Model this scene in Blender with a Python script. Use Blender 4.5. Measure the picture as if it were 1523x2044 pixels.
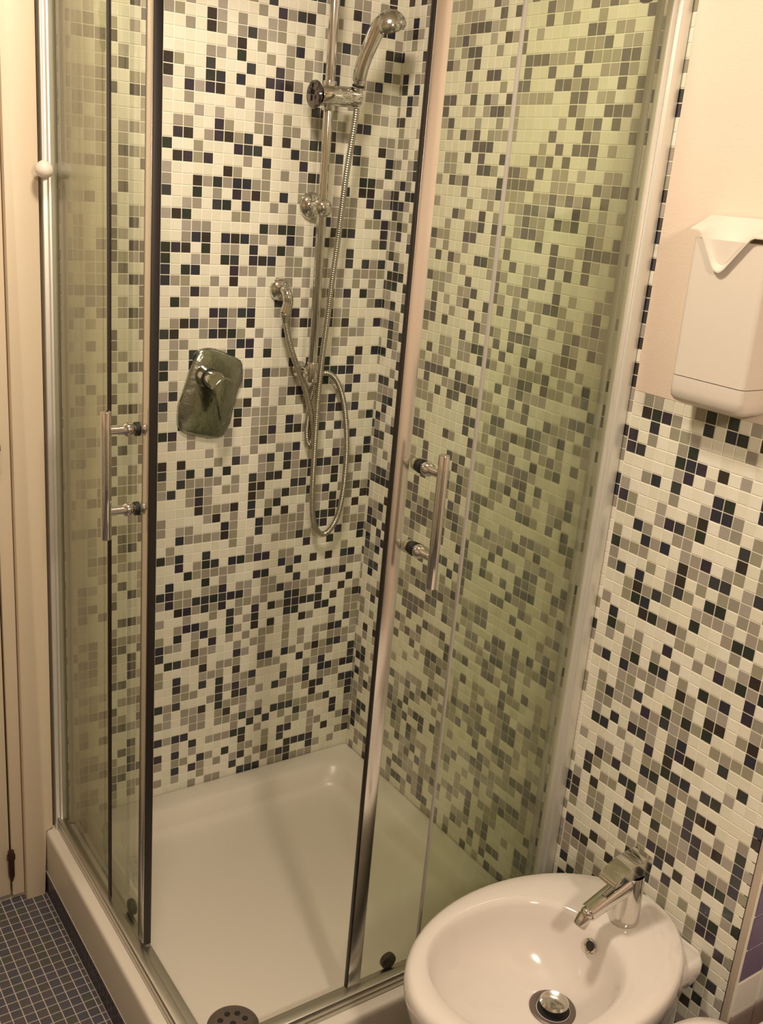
import bpy, bmesh, math, random
import numpy as np
from mathutils import Vector, Matrix

for o in list(bpy.data.objects): bpy.data.objects.remove(o)
S = bpy.context.scene
COL = S.collection
# ------------------------------------------------------------------ camera
IW, IH, F = 1523.0, 2044.0, 2007.939
CPOS = np.array([-1.32689, -1.92307, 1.57619])
YAW, PITCH, ROLL = 0.62127, -0.31724, 0.087337
_w = np.array([math.sin(YAW)*math.cos(PITCH), math.cos(YAW)*math.cos(PITCH), math.sin(PITCH)])
_r = np.cross(_w, [0, 0, 1]); _r /= np.linalg.norm(_r); _u = np.cross(_r, _w)
_r, _u = _r*math.cos(ROLL)+_u*math.sin(ROLL), -_r*math.sin(ROLL)+_u*math.cos(ROLL)
cam = bpy.data.cameras.new('camera'); camo = bpy.data.objects.new('camera', cam); COL.objects.link(camo)
M = Matrix.Identity(4)
for k, v in enumerate((_r, _u, -_w)):
    for j in range(3): M[j][k] = float(v[j])
for j in range(3): M[j][3] = float(CPOS[j])
camo.matrix_world = M
cam.sensor_fit = 'HORIZONTAL'; cam.sensor_width = 36.0; cam.lens = 36.0*F/IW
cam.clip_start = 0.02; cam.clip_end = 50
S.camera = camo
# ------------------------------------------------------------------ world, exposure
wd = bpy.data.worlds.new('world'); S.world = wd; wd.use_nodes = True
wd.node_tree.nodes['Background'].inputs[0].default_value = (1.0, 0.85, 0.66, 1)
wd.node_tree.nodes['Background'].inputs[1].default_value = 0.03
vs = S.view_settings
vs.view_transform = 'Standard'; vs.look = 'None'; vs.gamma = 1.0; vs.use_curve_mapping = False
vs.exposure = 0.08
# lamps of the room (fixtures are built further down, at these places)
LAMP_CEIL = (-0.82, -0.80, 2.36); LAMP_CEIL_W = 19.0
LAMP_VANITY = (-0.95, -2.62, 2.05); LAMP_VANITY_W = 17.5
LAMP_COL = (1.0, 0.855, 0.675)

# ------------------------------------------------------------------ maths helpers
def px(x, y, ax, val):
    """point on the axis plane (0:x 1:y 2:z)=val seen at photo pixel x,y"""
    d = _w + _r*(x-IW/2)/F - _u*(y-IH/2)/F
    t = (val-CPOS[ax])/d[ax]
    return CPOS + t*d
def project(P):
    d = np.asarray(P)-CPOS; q = d@_w
    return np.stack([IW/2+F*(d@_r)/q, IH/2-F*(d@_u)/q], -1), q
V = Vector

# ------------------------------------------------------------------ materials
MATS = {}
def mat(name, col, rough=0.4, metal=0.0, bump=0.0, bscale=60.0, var=0.0, vscale=8.0, spec=0.5, coat=0.0):
    if name in MATS: return MATS[name]
    m = bpy.data.materials.new(name); m.use_nodes = True
    nt = m.node_tree; b = nt.nodes['Principled BSDF']
    b.inputs['Base Color'].default_value = (*col, 1); b.inputs['Roughness'].default_value = rough
    b.inputs['Metallic'].default_value = metal; b.inputs['Specular IOR Level'].default_value = spec
    b.inputs['Coat Weight'].default_value = coat; b.inputs['Coat Roughness'].default_value = 0.05
    tc = nt.nodes.new('ShaderNodeTexCoord')
    if var > 0:
        n = nt.nodes.new('ShaderNodeTexNoise'); n.inputs['Scale'].default_value = vscale; n.inputs['Detail'].default_value = 6
        nt.links.new(tc.outputs['Object'], n.inputs['Vector'])
        mx = nt.nodes.new('ShaderNodeMix'); mx.data_type = 'RGBA'
        mx.inputs[6].default_value = (*[c*(1-var) for c in col], 1); mx.inputs[7].default_value = (*[min(1, c*(1+var)) for c in col], 1)
        nt.links.new(n.outputs['Fac'], mx.inputs[0]); nt.links.new(mx.outputs[2], b.inputs['Base Color'])
    if bump > 0:
        n2 = nt.nodes.new('ShaderNodeTexNoise'); n2.inputs['Scale'].default_value = bscale; n2.inputs['Detail'].default_value = 4
        nt.links.new(tc.outputs['Object'], n2.inputs['Vector'])
        bp = nt.nodes.new('ShaderNodeBump'); bp.inputs['Strength'].default_value = bump; bp.inputs['Distance'].default_value = 0.002
        nt.links.new(n2.outputs['Fac'], bp.inputs['Height']); nt.links.new(bp.outputs['Normal'], b.inputs['Normal'])
    MATS[name] = m
    return m
def glass_mat(name, tint, haze, hazecol):
    m = bpy.data.materials.new(name); m.use_nodes = True; nt = m.node_tree
    nt.nodes.clear(); out = nt.nodes.new('ShaderNodeOutputMaterial')
    tr = nt.nodes.new('ShaderNodeBsdfTransparent'); tr.inputs[0].default_value = (*tint, 1)
    df = nt.nodes.new('ShaderNodeBsdfDiffuse'); df.inputs[0].default_value = (*hazecol, 1)
    tl = nt.nodes.new('ShaderNodeBsdfTranslucent'); tl.inputs[0].default_value = (*hazecol, 1)
    mh = nt.nodes.new('ShaderNodeMixShader'); mh.inputs[0].default_value = 0.5
    nt.links.new(df.outputs[0], mh.inputs[1]); nt.links.new(tl.outputs[0], mh.inputs[2])
    # limescale film, uneven over the pane
    tc = nt.nodes.new('ShaderNodeTexCoord'); n = nt.nodes.new('ShaderNodeTexNoise'); n.inputs['Scale'].default_value = 3.0; n.inputs['Detail'].default_value = 5
    nt.links.new(tc.outputs['Object'], n.inputs['Vector'])
    mr = nt.nodes.new('ShaderNodeMapRange'); mr.inputs[3].default_value = haze*0.6; mr.inputs[4].default_value = haze*1.4
    nt.links.new(n.outputs['Fac'], mr.inputs[0])
    m1 = nt.nodes.new('ShaderNodeMixShader'); nt.links.new(mr.outputs[0], m1.inputs[0])
    nt.links.new(tr.outputs[0], m1.inputs[1]); nt.links.new(mh.outputs[0], m1.inputs[2])
    gl = nt.nodes.new('ShaderNodeBsdfGlossy'); gl.inputs['Roughness'].default_value = 0.02
    fr = nt.nodes.new('ShaderNodeFresnel')
    # same reflectance on the way in and out of the pane (the node inverts the index on back faces)
    ge = nt.nodes.new('ShaderNodeNewGeometry'); ir = nt.nodes.new('ShaderNodeMapRange')
    ir.inputs[3].default_value = 1.5; ir.inputs[4].default_value = 1/1.5
    nt.links.new(ge.outputs['Backfacing'], ir.inputs[0]); nt.links.new(ir.outputs[0], fr.inputs[0])
    m2 = nt.nodes.new('ShaderNodeMixShader'); nt.links.new(fr.outputs[0], m2.inputs[0])
    nt.links.new(m1.outputs[0], m2.inputs[1]); nt.links.new(gl.outputs[0], m2.inputs[2])
    nt.links.new(m2.outputs[0], out.inputs[0])
    MATS[name] = m
    return m
def emis(name, col, s):
    m = bpy.data.materials.new(name); m.use_nodes = True; b = m.node_tree.nodes['Principled BSDF']
    b.inputs['Emission Color'].default_value = (*col, 1); b.inputs['Emission Strength'].default_value = s
    return m
GROUT = mat('grout', (0.86, 0.82, 0.70), 0.8, bump=0.3, bscale=900)
GROUT_F = mat('floor grout', (0.50, 0.45, 0.40), 0.85, bump=0.3, bscale=900)
WHITE_T = [mat('white tile %s' % n, c, 0.22, bump=0.12, bscale=150, var=0.03, vscale=60) for n, c in
           (('ivory', (.76, .72, .60)), ('milk', (.78, .75, .65)), ('cream', (.72, .70, .58)))]
GREY_T = [mat('grey tile %s' % n, c, 0.22, bump=0.12, bscale=150, var=0.06, vscale=60) for n, c in
          (('taupe', (.335, .295, .245)), ('stone', (.30, .275, .225)), ('pale', (.37, .335, .295)), ('olive', (.31, .29, .21)))]
DARK_T = [mat('dark tile %s' % n, c, 0.16, bump=0.12, bscale=150, var=0.1, vscale=60) for n, c in
          (('brown', (.040, .031, .026)), ('ink', (.032, .033, .046)), ('slate', (.045, .047, .050)), ('plum', (.042, .032, .048)), ('bottle', (.030, .036, .028)))]
BLUE_T = [mat('blue floor tile %s' % n, c, 0.35, bump=0.15, bscale=150, var=0.08, vscale=60) for n, c in
          (('slate', (.078, .072, .086)), ('grey', (.085, .074, .078)), ('navy', (.070, .068, .086)), ('moss', (.074, .074, .066)))]
PLINTH_T = [mat('plinth tile %s' % n, c, 0.3, bump=0.15, bscale=150, var=0.1, vscale=60) for n, c in
          (('night', (.040, .037, .060)), ('coal', (.034, .031, .040)), ('indigo', (.050, .044, .075)))]
PURPLE_T = mat('purple tile', (.155, .120, .225), 0.2, bump=0.1, bscale=80, var=0.08, vscale=30)
LILAC_T = mat('lilac tile', (.58, .48, .47), 0.2, bump=0.1, bscale=80, var=0.05, vscale=30)
WHITE_BIG = mat('white wall tile', (.86, .80, .74), 0.15, bump=0.08, bscale=80)
WHITE_JOINT = mat('white joint', (.90, .87, .82), 0.7)
PLASTER = mat('peach plaster', (.74, .605, .495), 0.75, bump=0.25, bscale=300, var=0.02, vscale=3)
CEILM = mat('ceiling paint', (.84, .78, .68), 0.8, bump=0.2, bscale=300)
LACQ = mat('cream lacquer', (.66, .55, .41), 0.38, bump=0.06, bscale=120, var=0.02, vscale=5)
DARKGAP = mat('dark brown gap shade', (.03, .018, .012), 0.6)
HINGE = mat('dark bronze', (.05, .022, .014), 0.45, metal=0.4)
TRAY = mat('white acrylic', (.68, .63, .55), 0.30, bump=0.05, bscale=40, var=0.02, vscale=6)
CERAMIC = mat('white ceramic', (.70, .645, .595), 0.12, coat=0.5, bump=0.02, bscale=6)
CHROME = mat('chrome', (.66, .64, .60), 0.09, metal=1.0)
CHROME_M = mat('chrome with painted reflections', (.36, .38, .32), 0.20, metal=1.0, bump=0.5, bscale=90, var=0.25, vscale=70)  # darker mottled colour stands in for reflections of the mosaic room
CHROME_W = mat('worn chrome', (.55, .55, .50), 0.16, metal=1.0, bump=0.15, bscale=60)
ALU = mat('polished aluminium', (.72, .70, .66), 0.20, metal=1.0)
ALU_S = mat('satin aluminium', (.58, .56, .50), 0.32, metal=1.0, bump=0.05, bscale=30)
PROFM = mat('pale satin profile', (.76, .74, .68), 0.42, metal=0.55)
SEAL = mat('dark seal', (.012, .008, .006), 0.45)
SEALC = mat('clear brush seal', (.42, .40, .36), 0.4)
HOSEM = mat('chrome hose', (.50, .48, .42), 0.22, metal=1.0)
BLACK = mat('black rubber', (.012, .011, .011), 0.5)
ROLLER = mat('grey roller plastic', (.030, .022, .016), 0.35)
DRAINM = mat('drain metal', (.20, .16, .14), 0.35, metal=0.6)
PLASTIC = mat('cream white plastic', (.66, .59, .52), 0.35, bump=0.06, bscale=400)
KNOBM = mat('white knob plastic', (.80, .72, .64), 0.35)
TRIMM = mat('beige corner trim', (.55, .46, .37), 0.4)
def mosaic_far():
    m = bpy.data.materials.new('far mosaic'); m.use_nodes = True; nt = m.node_tree; b = nt.nodes['Principled BSDF']
    tc = nt.nodes.new('ShaderNodeTexCoord'); sn = nt.nodes.new('ShaderNodeVectorMath'); sn.operation = 'SNAP'; sn.inputs[1].default_value = (.0215, .0215, .0215)
    wn = nt.nodes.new('ShaderNodeTexWhiteNoise'); cr = nt.nodes.new('ShaderNodeValToRGB'); cr.color_ramp.interpolation = 'CONSTANT'
    e = cr.color_ramp.elements; e[0].color = (.76, .72, .60, 1); e[1].position = .47; e[1].color = (.32, .29, .24, 1); x = e.new(.78); x.color = (.04, .035, .035, 1)
    nt.links.new(tc.outputs['Object'], sn.inputs[0]); nt.links.new(sn.outputs[0], wn.inputs['Vector']); nt.links.new(wn.outputs['Value'], cr.inputs[0]); nt.links.new(cr.outputs[0], b.inputs['Base Color'])
    b.inputs['Roughness'].default_value = 0.25
    return m
MOSAIC_FAR = mosaic_far()
GLASS = glass_mat('shower glass', (.935, .955, .890), 0.038, (.80, .80, .68))

# ------------------------------------------------------------------ object helpers
def link(name, me, parent=None):
    o = bpy.data.objects.new(name, me); COL.objects.link(o)
    if parent is not None: o.parent = parent
    return o
def obj(name, bm, m, parent=None, smooth=True, recalc=True, angle=35):
    if recalc: bmesh.ops.recalc_face_normals(bm, faces=bm.faces)
    me = bpy.data.meshes.new(name); bm.to_mesh(me); bm.free()
    ms = m if isinstance(m, (list, tuple)) else [m]
    for x in ms: me.materials.append(x)
    if smooth:
        for p in me.polygons: p.use_smooth = True
        me.set_sharp_from_angle(angle=math.radians(angle))
    return link(name, me, parent)
def tag(o, label, cat, group=None):
    o['label'] = label; o['category'] = cat
    if group: o['group'] = group
    return o
def struct(o, label=None):
    o['kind'] = 'structure'
    if label: o['label'] = label
    return o
def thing(name, loc, label, cat):
    o = bpy.data.objects.new(name, None); COL.objects.link(o); o.location = loc; o.empty_display_size = 0.05
    return tag(o, label, cat)
def settle(root):
    """children were modelled in world coordinates: shift their meshes so the root keeps its place"""
    off = Vector(root.location)
    def go(o):
        for c in o.children:
            if c.type == 'MESH': c.data.transform(Matrix.Translation(-off))
            go(c)
    go(root)
B = bmesh.new
def box(bm, lo, hi, bev=0.0, seg=2, mi=0):
    lo = V(lo); hi = V(hi); c = (lo+hi)/2; s = hi-lo
    r = bmesh.ops.create_cube(bm, size=1.0, matrix=Matrix.Translation(c) @ Matrix.Diagonal((s.x, s.y, s.z, 1)))
    vs_ = r['verts']
    fs = set(f for v in vs_ for f in v.link_faces)
    for f in fs: f.material_index = mi
    if bev > 0:
        es = list(set(e for v in vs_ for e in v.link_edges))
        bmesh.ops.bevel(bm, geom=es, offset=bev, segments=seg, affect='EDGES', profile=0.5, material=mi)
    return bm
def frame_of(d):
    d = V(d).normalized()
    a = V((0, 0, 1)) if abs(d.z) < 0.9 else V((1, 0, 0))
    x = a.cross(d).normalized(); y = d.cross(x)
    return x, y, d
def lathe(bm, base, axis, prof, n=32, mi=0, sx=1.0, sy=1.0, xdir=None):
    """prof: list of (radius, distance along axis); closed with caps where radius>0"""
    base = V(base); x, y, d = frame_of(axis)
    if xdir is not None:
        x = V(xdir) - d*V(xdir).dot(d); x.normalize(); y = d.cross(x)
    rings = []
    for r, t in prof:
        if r < 1e-6: rings.append([bm.verts.new(base+d*t)])
        else: rings.append([bm.verts.new(base+d*t+x*(r*sx*math.cos(2*math.pi*k/n))+y*(r*sy*math.sin(2*math.pi*k/n))) for k in range(n)])
    for a, b in zip(rings, rings[1:]):
        for k in range(n):
            k2 = (k+1) % n
            if len(a) == 1 and len(b) == 1: continue
            if len(a) == 1: f = bm.faces.new((a[0], b[k], b[k2]))
            elif len(b) == 1: f = bm.faces.new((a[k], a[k2], b[0]))
            else: f = bm.faces.new((a[k], a[k2], b[k2], b[k]))
            f.material_index = mi
    for rr in (rings[0], rings[-1]):
        if len(rr) > 1: bm.faces.new(rr).material_index = mi
    return bm
def cyl(bm, a, b, r, n=24, r2=None, bev=0.0, mi=0):
    a = V(a); b = V(b); L = (b-a).length; r2 = r if r2 is None else r2
    if bev > 0: prof = [(r-bev, 0), (r-bev*0.3, bev*0.3), (r, bev), (r2, L-bev), (r2-bev*0.3, L-bev*0.3), (r2-bev, L)]
    else: prof = [(r, 0), (r2, L)]
    return lathe(bm, a, b-a, prof, n, mi)
def sphere(bm, c, r, n=32, m=16, sz=1.0):
    c = V(c)
    return lathe(bm, c-V((0, 0, r*sz)), (0, 0, 1), [(r*math.sin(math.pi*k/m), r*sz*(1-math.cos(math.pi*k/m))) for k in range(m+1)], n)
def smooth_path(pts, sub=8):
    pts = [V(p) for p in pts]; out = []
    P = [pts[0]]+pts+[pts[-1]]
    for i in range(1, len(P)-2):
        p0, p1, p2, p3 = P[i-1], P[i], P[i+1], P[i+2]
        for k in range(sub):
            t = k/sub
            out.append(0.5*((2*p1)+(p2-p0)*t+(2*p0-5*p1+4*p2-p3)*t*t+(-p0+3*p1-3*p2+p3)*t**3))
    out.append(pts[-1]); return out
def tube(bm, path, rad, n=12, caps=True):
    """rad: number or function(index, total)"""
    path = [V(p) for p in path]; N = len(path)
    t0 = (path[1]-path[0]).normalized(); x, y, _ = frame_of(t0); rings = []
    for i in range(N):
        t = (path[min(i+1, N-1)]-path[max(i-1, 0)]).normalized()
        x = (x-t*x.dot(t)).normalized(); y = t.cross(x)
        r = rad(i, N) if callable(rad) else rad
        rings.append([bm.verts.new(path[i]+x*(r*math.cos(2*math.pi*k/n))+y*(r*math.sin(2*math.pi*k/n))) for k in range(n)])
    for a, b in zip(rings, rings[1:]):
        for k in range(n): bm.faces.new((a[k], a[(k+1) % n], b[(k+1) % n], b[k]))
    if caps: bm.faces.new(rings[0]); bm.faces.new(rings[-1])
    return bm
def prism(bm, pts, off, bev=0.0, seg=2):
    """polygon (3D points) extruded by vector off"""
    a = [bm.verts.new(V(p)) for p in pts]; b = [bm.verts.new(V(p)+V(off)) for p in pts]
    n = len(pts); fs = [bm.faces.new(a), bm.faces.new(b)]
    for k in range(n): fs.append(bm.faces.new((a[k], a[(k+1) % n], b[(k+1) % n], b[k])))
    if bev > 0:
        es = list(set(e for f in fs[1:2] for e in f.edges))
        bmesh.ops.bevel(bm, geom=es, offset=bev, segments=seg, affect='EDGES', profile=0.5)
    return bm
def loft(bm, rings, close_last=True, close_first=True):
    R = [[bm.verts.new(V(p)) for p in r] for r in rings]; n = len(R[0])
    for a, b in zip(R, R[1:]):
        for k in range(n): bm.faces.new((a[k], a[(k+1) % n], b[(k+1) % n], b[k]))
    if close_first: bm.faces.new(R[0])
    if close_last: bm.faces.new(R[-1])
    return bm
def oval(cx, cy, a, b, z, n=72, e=2.0):
    out = []
    for k in range(n):
        t = 2*math.pi*k/n; c, s = math.cos(t), math.sin(t)
        out.append((cx+a*math.copysign(abs(c)**(2/e), c), cy+b*math.copysign(abs(s)**(2/e), s), z))
    return out

# ------------------------------------------------------------------ mosaic
PITCH_T = 0.0215
TILE_MESH = {}
def tile_mesh(w, h, m):
    key = (round(w, 5), round(h, 5), m.name)
    if key in TILE_MESH: return TILE_MESH[key]
    vs_, fs = tile_geo(w, h)
    me = bpy.data.meshes.new('tile'); me.from_pydata(vs_, [], fs); me.materials.append(m)
    TILE_MESH[key] = me
    return me
def tile_geo(w, h, d=0.0009, b=0.0004):
    x, y = w/2, h/2
    vs_ = [(-x, -y, -0.001), (x, -y, -0.001), (x, y, -0.001), (-x, y, -0.001),
           (-x, -y, d-b), (x, -y, d-b), (x, y, d-b), (-x, y, d-b),
           (-x+b, -y+b, d), (x-b, -y+b, d), (x-b, y-b, d), (-x+b, y-b, d)]
    fs = []
    for k in range(4):
        j = (k+1) % 4
        fs += [(k, j, 4+j, 4+k), (4+k, 4+j, 8+j, 8+k)]
    fs.append((8, 9, 10, 11))
    return vs_, fs
def lay(parent, tiles, origin, u, v, w, mats, seed, keep=300, piece='tile', rest='tile_field', depth=0.0009):
    """tiles: list of (cu, cv, wu, wv, material index) in the plane's own coordinates. The largest in view become single objects."""
    rnd = random.Random(seed)
    O, U, Vv, Wv = [np.array(q, float) for q in (origin, u, v, w)]
    T = np.array([t[:4] for t in tiles], float)
    Pc = O + T[:, :1]*U + T[:, 1:2]*Vv
    uv, q = project(Pc)
    a, qa = project(Pc+U*T[:, 2:3]); b_, qb = project(Pc+Vv*T[:, 3:4])
    e1 = a-uv; e2 = b_-uv
    area = np.abs(e1[:, 0]*e2[:, 1]-e1[:, 1]*e2[:, 0])
    ok = (q > 0.05) & (uv[:, 0] > 4) & (uv[:, 0] < IW-4) & (uv[:, 1] > 4) & (uv[:, 1] < IH-4)
    area = np.where(ok, area, 0)
    order = np.argsort(-area)
    single = set(int(k) for k in order[:keep] if area[k] > 60)
    R = Matrix(((U[0], Vv[0], Wv[0]), (U[1], Vv[1], Wv[1]), (U[2], Vv[2], Wv[2]))).to_4x4()
    base = V(parent.location)
    vs_, fs, mi = [], [], []
    for k, (cu, cv, wu, wv, m) in enumerate(tiles):
        rx, ry = rnd.uniform(-.007, .007), rnd.uniform(-.007, .007)
        if k in single:
            o = bpy.data.objects.new(piece, tile_mesh(wu, wv, mats[m])); COL.objects.link(o); o.parent = parent
            o.matrix_local = Matrix.Translation(V(Pc[k])-base) @ R @ Matrix.Rotation(rx, 4, 'X') @ Matrix.Rotation(ry, 4, 'Y')
        else:
            gv, gf = tile_geo(wu, wv, depth)
            n0 = len(vs_)
            for (x, y, z) in gv:
                z2 = z + (x*ry + y*rx if z > 0 else 0)
                p = Pc[k] + U*x + Vv*y + Wv*z2
                vs_.append((p[0]-base.x, p[1]-base.y, p[2]-base.z))
            for f in gf: fs.append(tuple(i+n0 for i in f)); mi.append(m)
    if vs_:
        me = bpy.data.meshes.new(rest); me.from_pydata(vs_, [], fs)
        for m in mats: me.materials.append(m)
        me.polygons.foreach_set('material_index', mi); me.update()
        o = link(rest, me, parent); o['kind'] = 'stuff'
MOS = WHITE_T+GREY_T+DARK_T
def pick(rnd, i=0, j=0):
    t = rnd.random()
    if t < 0.47: return rnd.randrange(3)
    if t < 0.765: return 3+rnd.randrange(4)
    return 7+rnd.randrange(5)
GAP = 0.0019
def grid(u0, nu, v0, nv, rnd, chooser, first=None, umax=None, vmax=None, skip=None, p=PITCH_T, gap=GAP):
    """tiles whose left/lower lines start at u0,v0; `first` is the width of a cut first column"""
    out = []; us = []; x = u0
    if first: us.append((x, first)); x += first
    for i in range(nu): us.append((x, p)); x += p
    for i, (a, wd_) in enumerate(us):
        if umax is not None and a+wd_ > umax: wd_ = umax-a
        if wd_ < 0.004: continue
        y = v0
        for j in range(nv):
            h = p
            if vmax is not None and y+h > vmax: h = vmax-y
            if h >= 0.004:
                c = (a+wd_/2, y+h/2, wd_-gap, h-gap)
                if skip is None or not skip(c): out.append((*c, chooser(rnd, i, j)))
            y += p
    return out

# ================================================================== SETTING
ZT = 0.16          # top line of the shower tray
TOP = 2.40
def slab(name, lo, hi, m, label=None, parent=None):
    o = obj(name, box(B(), lo, hi), m, parent, smooth=False)
    return struct(o, label) if parent is None else o
def room_wall(name, lo, hi):
    # painted above, the same mosaic (too far behind the camera to build) below
    bm = B(); box(bm, lo, (hi[0], hi[1], 1.275), mi=1); box(bm, (lo[0], lo[1], 1.275), hi, mi=0)
    return struct(obj(name, bm, [PLASTER, MOSAIC_FAR], smooth=False))
YN = -1.195        # corner where the right wall turns into the niche
floor = slab('floor', (-2.20, -3.0, -0.10), (0.30, 0.10, 0.0), GROUT_F, 'floor of small slate blue mosaic tiles with pale joints')
ceiling = slab('ceiling', (-2.20, -3.0, TOP), (0.30, 0.10, TOP+0.1), CEILM)


wall_left = room_wall('wall_left', (-2.30, -3.0, 0), (-2.20, 0.10, TOP))
wall_front = room_wall('wall_front', (-2.20, -3.10, 0), (0.30, -3.0, TOP))
wall_niche_back = slab('wall_recess', (0.14, -3.0, 0), (0.30, YN, TOP), PLASTER)
# back wall: tiled part inside the shower, painted part left of it with the door opening
bm = B()
box(bm, (-0.755, 0.0, 0), (0.10, 0.10, TOP), mi=0)
box(bm, (-0.862, 0.012, 0), (-0.755, 0.10, TOP), mi=1)
box(bm, (-1.62, 0.012, 2.05), (-0.862, 0.10, TOP), mi=1)
box(bm, (-2.20, 0.012, 0), (-1.62, 0.10, TOP), mi=1)
wall_back = struct(obj('wall_back', bm, [GROUT, PLASTER], smooth=False), 'shower back wall of small white, grey and black mosaic tiles')
rnd = random.Random(11)
tiles = grid(-36*PITCH_T, 36, ZT-7*PITCH_T, 112, rnd, pick, umax=0.0, vmax=TOP, skip=lambda c: c[0] < -0.750)
lay(wall_back, tiles, (0, 0, 0), (1, 0, 0), (0, 0, 1), (0, -1, 0), MOS, 1)
# right wall: full height mosaic in the shower, mosaic wainscot under plaster outside
WZ = 1.275
bm = B()
box(bm, (0, -0.7785, 0), (0.14, 0.10, TOP), mi=0)
box(bm, (0, YN, 0), (0.14, -0.7785, WZ), mi=0)
box(bm, (-0.0012, YN, WZ), (0.14, -0.7785, TOP), bev=0.0, mi=1)
wall_right = struct(obj('wall_right', bm, [GROUT, PLASTER], smooth=False), 'long wall of white, grey and black mosaic with peach plaster above')
rnd = random.Random(23)
tiles = grid(0.0, 36, ZT-7*PITCH_T, 112, rnd, pick, first=0.0105, umax=0.7785, vmax=TOP)
t2 = grid(0.7790, 20, WZ-60*PITCH_T, 60, rnd, pick, umax=1.1835, vmax=WZ, skip=lambda c: c[1] < 0.004)
lay(wall_right, tiles+t2, (0, 0, 0), (0, -1, 0), (0, 0, 1), (-1, 0, 0), MOS, 2)
# niche wall facing the room: larger tiles, bright joints
niche = slab('wall_recess_side', (0.0, YN, 0), (0.14, YN+0.02, TOP), WHITE_JOINT, 'narrow return wall of purple and white square tiles beside toilet')
p5 = 0.0675; big = []
for r_ in range(-4, 18):
    z0 = 0.3535+r_*p5; z1 = z0+p5
    z0 = max(z0, 0.0); z1 = min(z1, WZ)
    for c_ in range(3):
        w_ = min(p5, 0.139-c_*p5-0.0085)
        if w_ < 0.012 or z1-z0 < 0.012: continue
        big.append((0.0085+c_*p5+w_/2, (z0+z1)/2, w_-0.005, z1-z0-0.005, 0 if r_ >= 0 else (1 if r_ == -1 else 2)))
lay(niche, big, (0, YN, 0), (1, 0, 0), (0, 0, 1), (0, -1, 0), [PURPLE_T, WHITE_BIG, LILAC_T], 3, depth=0.003)
trim = struct(obj('trim_1', box(B(), (-0.0026, YN-0.0012, 0), (0.0010, YN+0.0105, TOP), 0.001), TRIMM), 'slim beige corner trim at the end of the mosaic wainscot')
# floor mosaic
rnd = random.Random(37)
tiles = grid(-2.20, 66, -0.793, 37, rnd, lambda r, i, j: r.randrange(4), umax=-0.793, vmax=0.0)
tiles += grid(-2.20, 110, -3.0, 103, rnd, lambda r, i, j: r.randrange(4), umax=0.14, vmax=-0.793, skip=lambda c: c[0] > 0 and c[1] > YN)
lay(floor, tiles, (0, 0, 0), (1, 0, 0), (0, 1, 0), (0, 0, 1), BLUE_T, 4)
# tiled plinth under the tray
PX = -0.792
bm = B(); box(bm, (PX, -0.792, 0), (PX+0.03, -0.013, 0.056)); box(bm, (PX+0.03, -0.792, 0), (0, -0.762, 0.056))
plinth = struct(obj('trim_2', bm, GROUT_F, smooth=False), 'low plinth of dark blue mosaic under the shower tray')
rnd = random.Random(41)
pt = grid(0.013, 37, 0.0, 3, rnd, lambda r, i, j: r.randrange(3), umax=0.791, vmax=0.055)
lay(plinth, pt, (PX, 0, 0), (0, -1, 0), (0, 0, 1), (-1, 0, 0), PLINTH_T, 5, keep=150)
pt = grid(0.0, 37, 0.002, 4, rnd, lambda r, i, j: r.randrange(3), umax=0.791, vmax=0.055)
lay(plinth, pt, (PX, -0.792, 0), (1, 0, 0), (0, 0, 1), (0, -1, 0), PLINTH_T, 6, keep=150)

# door with casing, left of the shower
door = struct(bpy.data.objects.new('door_1', None), 'cream lacquered door with wide casing and dark hinges'); COL.objects.link(door)
door.location = (-1.22, 0, 0)
obj('door_leaf', box(B(), (-1.60, -0.004, 0.014), (-0.866, 0.036, 2.03), 0.002), LACQ, door)
bm = B(); prism(bm, [(-0.836, 0.012, 0), (-0.794, 0.012, 0), (-0.794, 0.012, 0.169), (-0.776, 0.012, 0.169), (-0.776, 0.012, 2.12), (-0.836, 0.012, 2.12)], (0, -0.034, 0), 0.003)
obj('casing', bm, LACQ, door)
obj('casing', box(B(), (-1.69, -0.022, 0.0), (-1.62, 0.012, 2.12), 0.004), LACQ, door)
obj('casing', box(B(), (-1.62, -0.022, 2.05), (-0.836, 0.012, 2.12), 0.004), LACQ, door)
obj('rebate', box(B(), (-0.863, -0.008, 0.012), (-0.8375, 0.034, 2.05), 0.002), LACQ, door)
obj('door_gap_shade', box(B(), (-1.62, 0.0365, 0.0), (-0.84, 0.06, 2.05)), DARKGAP, door)  # dark sheet behind the leaf, painted shade for the gaps around it
for z in (0.10, 1.02, 1.80):
    bm = B(); cyl(bm, (-0.8645, -0.012, z-0.033), (-0.8645, -0.012, z+0.033), 0.0062, 16, bev=0.001)
    cyl(bm, (-0.8645, -0.012, z+0.012), (-0.8645, -0.012, z+0.022), 0.0085, 16)
    cyl(bm, (-0.8645, -0.012, z-0.046), (-0.8645, -0.012, z-0.033), 0.002, 12, r2=0.006)
    obj('hinge', bm, HINGE, door)
bm = B(); cyl(bm, (-1.53, -0.004, 1.0), (-1.53, -0.05, 1.0), 0.01); cyl(bm, (-1.53, -0.045, 1.0), (-1.42, -0.045, 1.0), 0.009, bev=0.003)
obj('door_handle', bm, CHROME, door)
settle(door)

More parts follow.
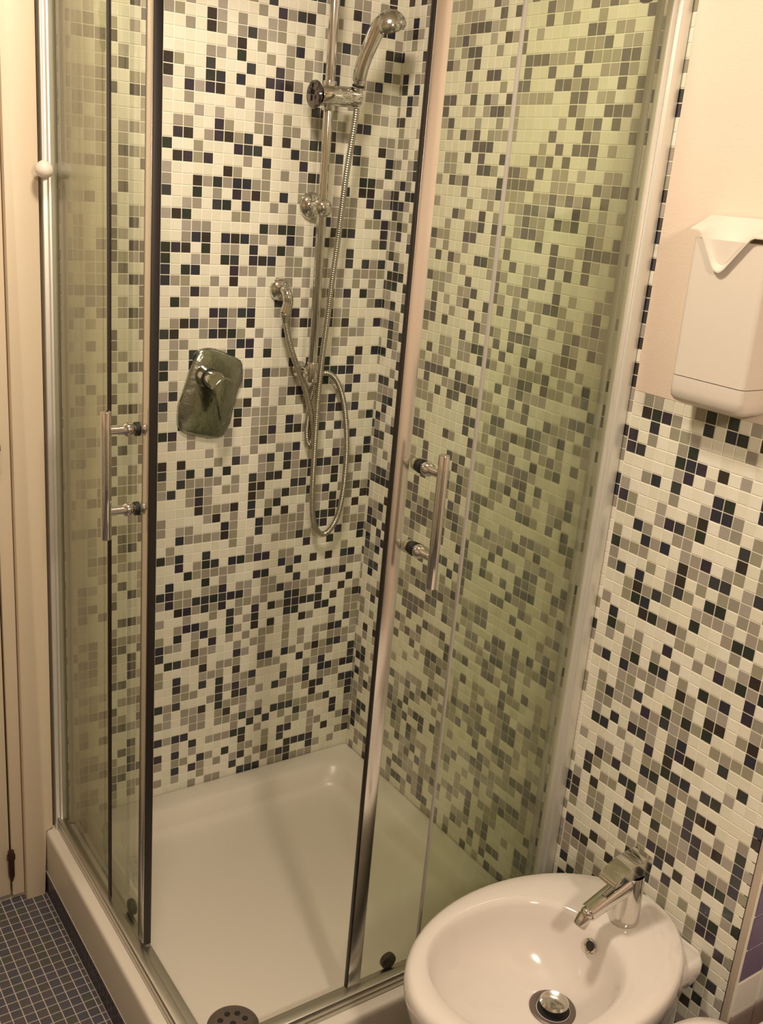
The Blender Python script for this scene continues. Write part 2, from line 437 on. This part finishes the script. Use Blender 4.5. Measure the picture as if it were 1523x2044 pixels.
# ================================================================== SHOWER TRAY
tray = thing('shower_tray', (-0.40, -0.40, 0.056), 'square cream white acrylic shower tray with raised rim', 'shower tray')
def rr(x0, x1, y0, y1, r, z, n=8):
    pts = []
    for (cx, cy, a0) in ((x1-r, y1-r, 0), (x0+r, y1-r, 90), (x0+r, y0+r, 180), (x1-r, y0+r, 270)):
        for k in range(n+1):
            a = math.radians(a0+90*k/n); pts.append((cx+r*math.cos(a), cy+r*math.sin(a), z))
    return pts
X0, Y0 = -0.791, -0.791
def tr_(ins, r, z, back=0.0): return rr(X0+ins, -0.002-ins-back, Y0+ins, -0.002-ins-back, r, z)
rings = [tr_(0, .004, .056), tr_(0, .004, .152), tr_(.0008, .005, .1605), tr_(.0030, .006, .1640), tr_(.007, .010, .1655),
         tr_(.045, .03, .1655), tr_(.058, .04, .1640), tr_(.067, .046, .158), tr_(.078, .052, .128), tr_(.086, .058, .116), tr_(.100, .07, .1115), tr_(.13, .07, .1105), tr_(.30, .05, .1085)]
obj('tray_body', loft(B(), rings), TRAY, tray, angle=60)
dc = px(465, 2046, 2, 0.113)
bm = B(); lathe(bm, (dc[0], dc[1], 0.1088), (0, 0, 1), [(0.047, 0), (0.047, 0.003), (0.044, 0.0055), (0.030, 0.0075), (0, 0.0082)], 48)
dr = obj('drain_cover', bm, DRAINM, tray)
for k in range(9):
    a = 2*math.pi*k/8; rad = 0.024 if k < 8 else 0
    h = obj('drain_hole', lathe(B(), (dc[0]+rad*math.cos(a), dc[1]+rad*math.sin(a), 0.1155), (0, 0, 1), [(0.0055, 0), (0.0055, 0.0016), (0, 0.0016)], 16), BLACK, dr)
settle(tray)

# ================================================================== SHOWER ENCLOSURE
enc = thing('shower_enclosure', (-0.75, -0.75, 0.166), 'corner shower enclosure with two sliding glass doors and polished metal frame', 'shower screen')
ZB, ZH = 0.166, 1.95
PO, PI_ = 0.756, 0.735          # planes of fixed glass and of sliding glass
def mirror(bm):                 # build for the left side (plane x), mirrored copy for the front side swaps x and y
    for v in bm.verts: v.co = V((v.co.y, v.co.x, v.co.z))
    return bm
for side in (0, 1):
    f = (lambda b: b) if side == 0 else mirror
    obj('bottom_rail', f(box(box(B(), (-0.768, -0.766, ZB), (-0.727, -0.004, ZB+0.012), 0.002), (-0.768, -0.766, ZB+0.012), (-0.749, -0.004, ZB+0.029), 0.003)), ALU_S, enc)
    obj('top_rail', f(box(B(), (-0.770, -0.766, ZH-0.04), (-0.722, -0.004, ZH), 0.003)), ALU_S, enc)
    bm = B(); box(bm, (-0.7705, -0.026, ZB), (-0.744, -0.0025, ZH), 0.002); box(bm, (-0.7625, -0.036, ZB+0.012), (-0.7495, -0.026, ZH-0.04), 0.001)
    obj('wall_profile', f(bm), PROFM, enc)
    obj('profile_shade', f(box(B(), (-0.7445, -0.020, ZB+0.012), (-0.7405, -0.0025, ZH-0.04))), SEAL, enc)  # dark strip put in for the shade beside the wall profile
    fx = obj('fixed_pane', f(box(B(), (-PO-0.003, -0.322, ZB+0.029), (-PO+0.003, -0.030, ZH-0.04), 0.0005, 1)), GLASS, enc, smooth=False)
    obj('pane_seal', f(box(B(), (-PO-0.0034, -0.3262, ZB+0.03), (-PO+0.0034, -0.3222, ZH-0.04), 0.001)), SEAL if side == 0 else SEALC, fx)
    sl = obj('sliding_door', f(box(B(), (-PI_-0.003, -0.437, ZB+0.022), (-PI_+0.003, -0.040, ZH-0.045), 0.0005, 1)), GLASS, enc, smooth=False)
    th = 0.0075 if side == 0 else 0.0042
    bm = B(); box(bm, (-PI_-th, -0.462, ZB+0.018), (-PI_+th, -0.435, ZH-0.045), 0.0015)
    obj('door_profile', f(bm), ALU, sl)
    obj('door_seal', f(box(B(), (-PI_-th*0.9, -0.4655, ZB+0.016), (-PI_+th*0.95, -0.4618, ZH-0.045), 0.001)), SEAL, sl)
    obj('door_rear_seal', f(box(B(), (-PI_-0.008, -0.040, ZB+0.02), (-PI_+0.004, -0.034, ZH-0.045), 0.001)), SEALC, sl)
    # pull handle, outside knuckles and inside caps
    yh = -0.412; bm = B()
    cyl(bm, (-0.793, yh, 0.982), (-0.793, yh, 1.197), 0.0085, 24, bev=0.0015)
    for z in (1.030, 1.165):
        lathe(bm, (-0.789, yh, z), (1, 0, 0), [(0.0062, 0), (0.0068, 0.020), (0.0072, 0.024), (0.0105, 0.0275), (0.0115, 0.033), (0.0105, 0.0385), (0.0078, 0.041), (0.0078, 0.0500)], 24)
        lathe(bm, (-PI_+0.0033, yh, z), (1, 0, 0), [(0.010, 0), (0.011, 0.003), (0.009, 0.010), (0.006, 0.014), (0, 0.015)], 24)
    obj('handle', f(bm), CHROME, sl)
    for z in (1.030, 1.165):
        obj('handle_washer', f(cyl(B(), (-0.7452, yh, z), (-0.7383, yh, z), 0.0115)), BLACK, sl)
    for yy in (-0.366, -0.078):
        bm = B(); lathe(bm, (-PI_+0.0033, yy, ZB+0.0265), (1, 0, 0), [(0.0150, 0), (0.0160, 0.003), (0.0155, 0.009), (0.011, 0.012)], 28)
        obj('roller', f(bm), ROLLER, sl)
    for yy in (-0.366, -0.078):
        for zz in (ZH-0.075,):
            obj('roller', f(lathe(B(), (-PI_-0.0165, yy, zz), (1, 0, 0), [(0.009, 0), (0.0125, 0.0025), (0.0135, 0.006), (0.0135, 0.013)], 28)), ROLLER, sl)
settle(enc)

# ================================================================== SHOWER RAIL, HAND SHOWER, HOSE
BX, BY = -0.2105, -0.060
rail = thing('shower_rail', (BX, 0, 1.16), 'chrome vertical shower rail with ball brackets on mosaic wall', 'shower rail')
obj('bar', cyl(B(), (BX, BY, 1.158), (BX, BY, 2.06), 0.0098, 28, bev=0.002), CHROME, rail)
def bracket(z):
    bm = B()
    lathe(bm, (-0.203, -0.0016, z), (0, -1, 0), [(0.0285, 0), (0.0285, 0.003), (0.027, 0.007), (0.0215, 0.0125), (0.012, 0.016), (0.010, 0.020), (0.010, 0.05)], 40)
    sphere(bm, (BX, BY, z), 0.0205)
    return obj('bracket', bm, CHROME, rail)
bracket(1.513); bracket(2.03)
bm = B()
cyl(bm, (BX, BY, 1.148), (BX, BY, 1.192), 0.0122, 28, bev=0.002); cyl(bm, (BX, BY+0.008, 1.166), (BX, -0.0016, 1.166), 0.0075)
cyl(bm, (BX-0.017, BY+0.006, 1.166), (BX+0.012, BY+0.006, 1.168), 0.0085, bev=0.003)
lathe(bm, (BX, -0.0016, 1.166), (0, -1, 0), [(0.018, 0), (0.018, 0.004), (0.012, 0.009)], 32)
obj('lower_bracket', bm, CHROME, rail)
sld = B()
cyl(sld, (-0.236, BY-0.004, 1.7265), (-0.143, BY-0.004, 1.7315), 0.0195, 32, bev=0.004)
cyl(sld, (BX, BY, 1.699), (BX, BY, 1.7555), 0.0135, 28, bev=0.002)
so = obj('slider', sld, CHROME, rail)
KNOB_D = mat('chrome with painted dark reflection', (.16, .14, .13), 0.12, metal=1.0)  # dark base colour stands in for the black reflection on the knob
obj('slider_knob', lathe(B(), (-0.2365, BY-0.004, 1.7265), (-1, 0, 0), [(0.017, 0), (0.019, 0.002), (0.0255, 0.006), (0.027, 0.010), (0.0255, 0.0135), (0.018, 0.016), (0, 0.0165)], 40), KNOB_D, so)
settle(rail)

hs = thing('hand_shower', (-0.148, -0.068, 1.71), 'chrome hand shower with round head resting in rail holder', 'hand shower')
p0 = V(px(712, 196, 1, -0.070)); p1 = V(px(716, 168, 1, -0.074)); p2 = V(px(723, 132, 1, -0.082)); p3 = V(px(738, 92, 1, -0.093)); p4 = V(px(758, 52, 1, -0.104)); p5_ = V(px(778, 40, 1, -0.110))
path = smooth_path([p0, p1, p2, p3, p4, p5_], 8)
prof = [(0, .0100), (.12, .0102), (.2, .0105), (.24, .0135), (.40, .0142), (.6, .0150), (.8, .0165), (1.0, .018)]
def hr(i, N):
    t = i/(N-1); return float(np.interp(t, [a for a, _ in prof], [b for _, b in prof]))
obj('handle', tube(B(), path, hr, 20), CHROME, hs)
hc = V(px(778, 45, 1, -0.112)); hd = V((0.42, 0.10, -0.90)).normalized()
head = obj('shower_head', lathe(B(), hc-hd*0.024, hd, [(0, 0), (0.010, 0.0015), (0.019, 0.006), (0.0275, 0.0145), (0.0315, 0.024), (0.0318, 0.031), (0.0305, 0.036)], 48), CHROME_W, hs)
obj('spray_plate', lathe(B(), hc+hd*0.0122, hd, [(0.0268, 0), (0.0268, 0.002), (0.018, 0.0045), (0, 0.005)], 40), DRAINM, head)
obj('collar', lathe(B(), p1-(p2-p1).normalized()*0.006, (p2-p1), [(0.0115, 0), (0.0125, 0.001), (0.0125, 0.0035), (0.0115, 0.0045)], 32), BLACK, hs)
settle(hs)

HP = [(712, 216, -.072), (709, 240, -.072), (701, 290, -.070), (691, 350, -.066), (682, 420, -.060), (673, 490, -.054), (663, 560, -.049), (653, 640, -.045), (642, 722, -.042),
      (635, 790, -.040), (630, 860, -.040), (626, 930, -.038), (623, 1000, -.035), (627, 1045, -.032), (641, 1066, -.030), (658, 1058, -.029), (673, 1032, -.029), (684, 985, -.030), (690, 930, -.031),
      (692, 880, -.032), (689, 825, -.031), (682, 785, -.029), (670, 757, -.026), (655, 745, -.023), (640, 748, -.021), (628, 768, -.019), (619, 800, -.018), (614, 840, -.017), (612, 868, -.017), (616, 887, -.018), (623, 878, -.021),
      (624, 850, -.025), (619, 815, -.028), (609, 778, -.031), (598, 745, -.034), (586, 712, -.036), (577, 680, -.037), (571, 650, -.037), (568.5, 640, -.037)]
path = smooth_path([px(a, b, 1, c) for a, b, c in HP], 26)
# resample evenly so the spiral ribs are regular
acc = [0.0]
for a, b in zip(path, path[1:]): acc.append(acc[-1]+(b-a).length)
Lh = acc[-1]; step = 0.0011; ne = int(Lh/step); rs = []; j = 0
for k in range(ne+1):
    s = Lh*k/ne
    while j < len(acc)-2 and acc[j+1] < s: j += 1
    t = (s-acc[j])/max(1e-9, acc[j+1]-acc[j]); rs.append(path[j].lerp(path[j+1], t))
hose = obj('shower_hose', tube(B(), rs, lambda i, N: 0.0067 if i % 4 < 2 else 0.0058, 14), HOSEM, None, angle=60)
tag(hose, 'ribbed chrome shower hose hanging in a long loop below rail', 'hose')

FX, FZ = -0.268, 1.338
el = thing('water_outlet', (FX, 0, FZ), 'small chrome wall elbow feeding the shower hose', 'pipe fitting')
obj('flange', lathe(B(), (FX, -0.0016, FZ), (0, -1, 0), [(0.0245, 0), (0.0245, 0.004), (0.022, 0.009), (0.015, 0.013), (0.0115, 0.015), (0.0115, 0.020)], 40), CHROME, el)
e_end = V(px(568.5, 637, 1, -0.037))
ep = smooth_path([(FX, -0.012, FZ), (FX+.0005, -0.028, FZ-0.001), (FX+.001, -0.036, FZ-0.010), (FX+.002, -0.037, FZ-0.024), (e_end.x, -0.037, e_end.z+0.012)], 8)
obj('elbow', tube(B(), ep, 0.0112, 24), CHROME, el)
obj('hose_nut', lathe(B(), (e_end.x, -0.037, e_end.z+0.013), (0, 0, -1), [(0.0098, 0), (0.0105, 0.002), (0.0105, 0.008), (0.0085, 0.012), (0.0072, 0.020)], 24), CHROME_W, el)
settle(el)

# ================================================================== SHOWER MIXER
def crop(u, v): return 330+u/8.016, 670+v/8.016
mx_ = thing('shower_mixer', (-0.42, 0, 1.12), 'angular chrome shower mixer plate with single lever on mosaic', 'tap')
out = [(560, 232), (620, 208), (700, 198), (780, 206), (870, 230), (1030, 300), (1160, 362), (1215, 400), (1240, 455), (1242, 560), (1240, 690), (1180, 850), (1120, 1040), (1080, 1200), (1040, 1400), (980, 1530), (920, 1615), (850, 1642), (740, 1648), (560, 1625), (320, 1568), (235, 1510), (205, 1420), (200, 1300), (215, 1130), (280, 940), (350, 720), (400, 560), (440, 440), (500, 300)]
pts = [V(px(*crop(u, v), 1, -0.008)) for u, v in out]
cen = sum(pts, V())/len(pts)
bm = B()
def sc(k, y): return [V((cen.x+(p.x-cen.x)*k, y, cen.z+(p.z-cen.z)*k)) for p in pts]
loft(bm, [sc(1.0, -0.0016), sc(1.0, -0.006), sc(0.985, -0.009), sc(0.93, -0.0115), sc(0.5, -0.015), sc(0.3, -0.016)])
obj('cover_plate', bm, CHROME_M, mx_, angle=50)
hub = V(px(*crop(560, 700), 1, -0.012)); hub2 = V(px(*crop(800, 720), 1, -0.060))
ax_ = V((0, -1, 0))
hx, hz = hub2.x, hub2.z
bm = B(); lathe(bm, (hx, -0.012, hz), ax_, [(0.0235, 0), (0.0225, 0.010), (0.021, 0.020), (0.021, 0.0245)], 40); obj('hub', bm, CHROME, mx_)
obj('hub_ring', lathe(B(), (hx, -0.0362, hz), ax_, [(0.0205, 0), (0.0205, 0.0055)], 40), BLACK, mx_)
bm = B(); lathe(bm, (hx, -0.0415, hz), ax_, [(0.0185, 0), (0.0195, 0.004), (0.019, 0.022), (0.016, 0.026)], 40); obj('lever_hub', bm, CHROME, mx_)
lo_ = [(800, 760), (870, 700), (960, 672), (1045, 690), (1095, 760), (1105, 860), (1080, 1000), (1040, 1150), (1000, 1280), (950, 1400), (910, 1430), (885, 1360), (870, 1250), (862, 1100), (830, 1000), (780, 930), (765, 840)]
lp = [V(px(*crop(u, v), 1, -0.066)) for u, v in lo_]
obj('lever', prism(B(), [V((p.x, -0.057, p.z)) for p in lp], (0, -0.012, 0), 0.003, 3), CHROME_M, mx_, angle=50)
settle(mx_)

# ================================================================== DISPENSER ON THE RIGHT WALL
dp = thing('wall_dispenser', (-0.003, -0.96, 1.29), 'white plastic wall dispenser with V notched top lip on peach plaster', 'dispenser')
xw, xf = -0.0022, -0.066
def dring(z, inf, y0, y1, r):
    n = 6; ptsd = [(xw, y1, z), (xw, y0, z)]
    for k in range(n+1):
        a = math.pi/2*k/n; ptsd.append((inf+r-r*math.sin(a), y0-r+r*math.cos(a) if False else y0-r*(1-math.cos(a)), z))
    for k in range(n+1):
        a = math.pi/2*k/n; ptsd.append((inf+r-r*math.cos(a), y1+r*(1-math.sin(a)), z))
    return ptsd
DYL, DYR = -0.898, -1.034
rings = []
for z, xi, r in ((1.2865, xf+0.016, .016), (1.290, xf+0.008, .014), (1.297, xf+0.002, .012), (1.310, xf, .011), (1.329, xf, .011)):
    rings.append(dring(z, xi, DYL-(0.006 if z < 1.288 else 0.002 if z < 1.292 else 0), DYR+(0.012 if z < 1.288 else 0.005 if z < 1.292 else 0), r))
obj('base', loft(B(), rings), PLASTIC, dp, angle=50)
rings = [dring(z, xi, DYL, DYR, r) for z, xi, r in ((1.3302, xf, .011), (1.40, xf-0.001, .011), (1.48, xf-0.002, .010), (1.535, xf-0.002, .010))]
obj('body', loft(B(), rings), PLASTIC, dp, angle=50)
# folded lid: straight edge at the wall, V shaped front lip
back = [(-0.004, y, 1.5685) for y in np.linspace(-0.874, -1.046, 41)]
fy = np.linspace(-0.898, -1.040, 41)
def vz(y):
    return float(np.interp(-y, [.898, .910, .9155, .921, .947, .9525, .9575, .963, .9685, 1.004, 1.0105, 1.040],
                           [1.5475, 1.5470, 1.5455, 1.5395, 1.4985, 1.4935, 1.4915, 1.4925, 1.4965, 1.5410, 1.5445, 1.5445]))
front = [(xf-0.010, y, vz(y)) for y in fy]
bm = B(); G = []
for s in np.linspace(0, 1, 9):
    G.append([V(b_).lerp(V(f_), float(s)) for b_, f_ in zip(back, front)])
top = [[bm.verts.new(p) for p in row] for row in G]; bot = [[bm.verts.new(p-V((0, 0, 0.0024))) for p in row] for row in G]
nr, nc = len(G), len(G[0])
for i in range(nr-1):
    for j in range(nc-1):
        bm.faces.new((top[i][j], top[i][j+1], top[i+1][j+1], top[i+1][j])); bm.faces.new((bot[i][j], bot[i+1][j], bot[i+1][j+1], bot[i][j+1]))
for i in range(nr-1):
    bm.faces.new((top[i][0], top[i+1][0], bot[i+1][0], bot[i][0])); bm.faces.new((top[i][-1], bot[i][-1], bot[i+1][-1], top[i+1][-1]))
for j in range(nc-1):
    bm.faces.new((top[0][j], bot[0][j], bot[0][j+1], top[0][j+1])); bm.faces.new((top[-1][j], top[-1][j+1], bot[-1][j+1], bot[-1][j]))
obj('lid', bm, PLASTIC, dp, angle=40)
settle(dp)

# ================================================================== PULL CORD
pc = thing('pull_cord', (-0.773, -0.028, 1.53), 'thin pull cord with round white knob hanging by door casing', 'cord')
kp = px(88, 338, 1, -0.052)
obj('knob', lathe(B(), (kp[0], kp[1], kp[2]-0.0145), (0, 0, 1), [(0, 0), (0.007, .0008), (0.012, .004), (0.0155, .0095), (0.0158, .016), (0.0135, .022), (0.008, .027), (0.003, .030), (0, .0302)], 32), KNOBM, pc)
obj('cord', tube(B(), [(kp[0], kp[1], kp[2]+0.014), (kp[0]+.001, kp[1], 1.9), (kp[0], kp[1], TOP-0.02)], 0.0013, 8), KNOBM, pc)
obj('ceiling_rose', lathe(B(), (kp[0], kp[1], TOP-0.001), (0, 0, -1), [(0.024, 0), (0.024, 0.012), (0.015, 0.022), (0, 0.023)], 32), KNOBM, pc)
settle(pc)

# ================================================================== BIDET AND ITS TAP
YC = -1.025
bd = thing('bidet', (-0.27, YC, 0.0), 'oval white ceramic bidet standing against the mosaic wainscot', 'bidet')
rings = [oval(-.245, YC, .205, .108, .002, e=2.4), oval(-.245, YC, .207, .112, .03, e=2.4), oval(-.25, YC, .208, .118, .15, e=2.4), oval(-.258, YC, .222, .138, .25, e=2.3),
         oval(-.268, YC, .244, .163, .32, e=2.15), oval(-.271, YC, .256, .177, .362), oval(-.2715, YC, .2605, .1815, .385), oval(-.2715, YC, .2600, .1810, .397), oval(-.2715, YC, .2565, .1780, .4055), oval(-.2715, YC, .2500, .1720, .4095),
         oval(-.285, YC, .225, .160, .4108), oval(-.318, YC, .172, .1425, .4098, e=2.2), oval(-.321, YC, .1645, .1375, .4065, e=2.2), oval(-.322, YC, .1600, .1335, .3985, e=2.2), oval(-.322, YC, .155, .1285, .380, e=2.2), oval(-.318, YC, .146, .119, .352, e=2.15), oval(-.308, YC-.003, .124, .099, .322), oval(-.292, YC-.008, .092, .072, .302), oval(-.272, YC-.009, .060, .050, .2920), oval(-.256, YC-.010, .040, .038, .2880)]
obj('bowl', loft(B(), rings), CERAMIC, bd, angle=80)
dx, dy, dz = -0.250, YC-.010, 0.2895
obj('drain_ring', lathe(B(), (dx, dy, dz-0.003), (0, 0, 1), [(0.027, 0), (0.040, 0.001), (0.0405, 0.0032), (0.037, 0.0045), (0.0285, 0.0015), (0.027, 0.0010)], 48), DRAINM, bd)
obj('drain_well', lathe(B(), (dx, dy, dz-0.0018), (0, 0, 1), [(0.0275, 0), (0.0275, 0.0006), (0, 0.0006)], 40), BLACK, bd)
obj('drain_plug', lathe(B(), (dx, dy, dz-0.001), (0, 0, 1), [(0.010, 0), (0.010, 0.011), (0.0235, 0.012), (0.0245, 0.0145), (0.021, 0.0175), (0, 0.019)], 40), CHROME, bd)
oc = V(px(1178, 1888, 0, -0.1725)); on_ = V((-0.95, -0.05, 0.30)).normalized()
og = obj('overflow_ring', lathe(B(), oc-on_*0.004, on_, [(0.010, 0), (0.0125, 0.003), (0.0128, 0.0052), (0.0115, 0.0062), (0.0085, 0.0045), (0.0085, 0.001)], 32), CHROME, bd)
obj('overflow_hole', lathe(B(), oc-on_*0.001, on_, [(0.0084, 0), (0.0084, 0.0012), (0, 0.0012)], 24), BLACK, og)
def rb(h, z): return rr(-0.150, -0.006, YC-h, YC+h, 0.02, z)
obj('rear_body', loft(B(), [rb(.075, .004), rb(.080, .20), rb(.092, .28), rb(.112, .325), rb(.118, .345), rb(.117, .362), rb(.110, .370)]), CERAMIC, bd, angle=60)
settle(bd)

fc = thing('bidet_tap', (-0.105, YC-.008, 0.411), 'chrome single lever bidet tap with slanted spout', 'tap')
fx_, fy_, fz = -0.105, YC-.008, 0.4112
bm = B(); lathe(bm, (fx_, fy_, fz), (0, 0, 1), [(0.0255, 0), (0.0262, 0.002), (0.0258, 0.010), (0.0235, 0.055), (0.0225, 0.085), (0.0215, 0.094)], 40, sx=1.0, sy=0.92, xdir=(1, 0, 0))
obj('body', bm, CHROME, fc)
s0 = V((fx_-0.006, fy_, fz+0.079)); s1 = V((fx_-0.098, fy_, fz+0.052)); sd = (s1-s0).normalized()
bm = B()
sect = []
up = V((0, 0, 1)) - sd*sd.z; up.normalize(); lat = sd.cross(up)
for t, wv_, hv_ in ((0, .0165, .0165), (.3, .0155, .0150), (.7, .0145, .0135), (1.0, .0135, .0125)):
    c = s0.lerp(s1, t); rg = []
    for k in range(32):
        a = 2*math.pi*k/32; e_ = 0.6
        rg.append(c+lat*(wv_*math.copysign(abs(math.cos(a))**e_, math.cos(a)))+up*(hv_*math.copysign(abs(math.sin(a))**e_, math.sin(a))))
    sect.append(rg)
loft(bm, sect); obj('spout', bm, CHROME, fc, angle=45)
ad = V((-0.62, 0, -0.78)).normalized()
bm = B(); sphere(bm, s1+sd*0.002, 0.0115, 24, 12); lathe(bm, s1+sd*0.002+ad*0.004, ad, [(0.0115, 0), (0.0118, 0.002), (0.0118, 0.018), (0.0105, 0.0205), (0.0085, 0.019)], 32)
obj('aerator', bm, CHROME, fc)
# lever: wedge capped block, rising to the rear
q = [(fx_+0.022, fz+0.096), (fx_+0.025, fz+0.126), (fx_+0.017, fz+0.131), (fx_-0.022, fz+0.127), (fx_-0.046, fz+0.116), (fx_-0.064, fz+0.104), (fx_-0.066, fz+0.096), (fx_-0.040, fz+0.104), (fx_-0.018, fz+0.098)]
bm = B(); prism(bm, [(a, fy_+0.019, b) for a, b in q], (0, -0.038, 0))
bmesh.ops.bevel(bm, geom=list(bm.edges), offset=0.0022, segments=2, affect='EDGES')
obj('lever', bm, CHROME, fc, angle=40)
settle(fc)

# ================================================================== TOILET (only its rear corner shows)
TY = -1.432
tl = thing('toilet', (-0.30, TY, 0.0), 'white ceramic toilet beside the bidet at the tiled corner', 'toilet')
rings = [oval(-.26, TY, .20, .11, .002, e=2.5), oval(-.26, TY, .205, .12, .12, e=2.4), oval(-.29, TY, .24, .15, .28, e=2.3), oval(-.32, TY, .255, .175, .36, e=2.2), oval(-.33, TY, .262, .180, .388, e=2.2), oval(-.33, TY, .255, .172, .394, e=2.2),
         oval(-.34, TY, .19, .125, .392), oval(-.34, TY, .17, .11, .33), oval(-.30, TY, .10, .07, .22), oval(-.28, TY, .05, .04, .18)]
obj('bowl', loft(B(), rings), CERAMIC, tl, angle=70)
bm = B(); loft(bm, [oval(-.36, TY, .234, .202, .3955, e=6.0), oval(-.36, TY, .240, .207, .400, e=6.0), oval(-.36, TY, .238, .205, .407, e=6.0), oval(-.36, TY, .226, .194, .4115, e=5.5), oval(-.36, TY, .14, .11, .4125, e=3.0)])
obj('lid', bm, CERAMIC, tl, angle=60)
obj('rear_deck', box(B(), (-0.125, TY-0.145, 0.05), (0.136, TY+0.145, 0.402), 0.015, 3), CERAMIC, tl)
settle(tl)

# ================================================================== LAMPS (out of the picture, they light it)
def lamp(name, loc, watts, size, label, d=(0, 0, -1)):
    t = thing(name, loc, label, 'lamp')
    m = emis(name+' glow', LAMP_COL, watts*0.35)
    dv = V(d)
    obj('base', lathe(B(), V(loc)-dv*0.038, dv, [(size*0.9, 0), (size*0.95, 0.012), (size*0.9, 0.02)], 40), KNOBM, t)
    obj('diffuser', lathe(B(), V(loc)-dv*0.017, dv, [(size, 0), (size, 0.006), (size*0.8, 0.016), (0, 0.02)], 40), m, t)
    settle(t)
    L = bpy.data.lights.new(name+'_light', 'AREA'); L.shape = 'DISK'; L.size = size*2; L.energy = watts; L.color = LAMP_COL
    lo2 = bpy.data.objects.new(name+'_light', L); COL.objects.link(lo2); lo2.location = V(loc)+dv*0.006
    lo2.rotation_euler = dv.to_track_quat('-Z', 'Y').to_euler()
lamp('ceiling_lamp', LAMP_CEIL, LAMP_CEIL_W, 0.11, 'round ceiling lamp near the door')
lamp('vanity_lamp', LAMP_VANITY, LAMP_VANITY_W, 0.10, 'round lamp above the washbasin wall', (0.25, 0.75, -0.55))
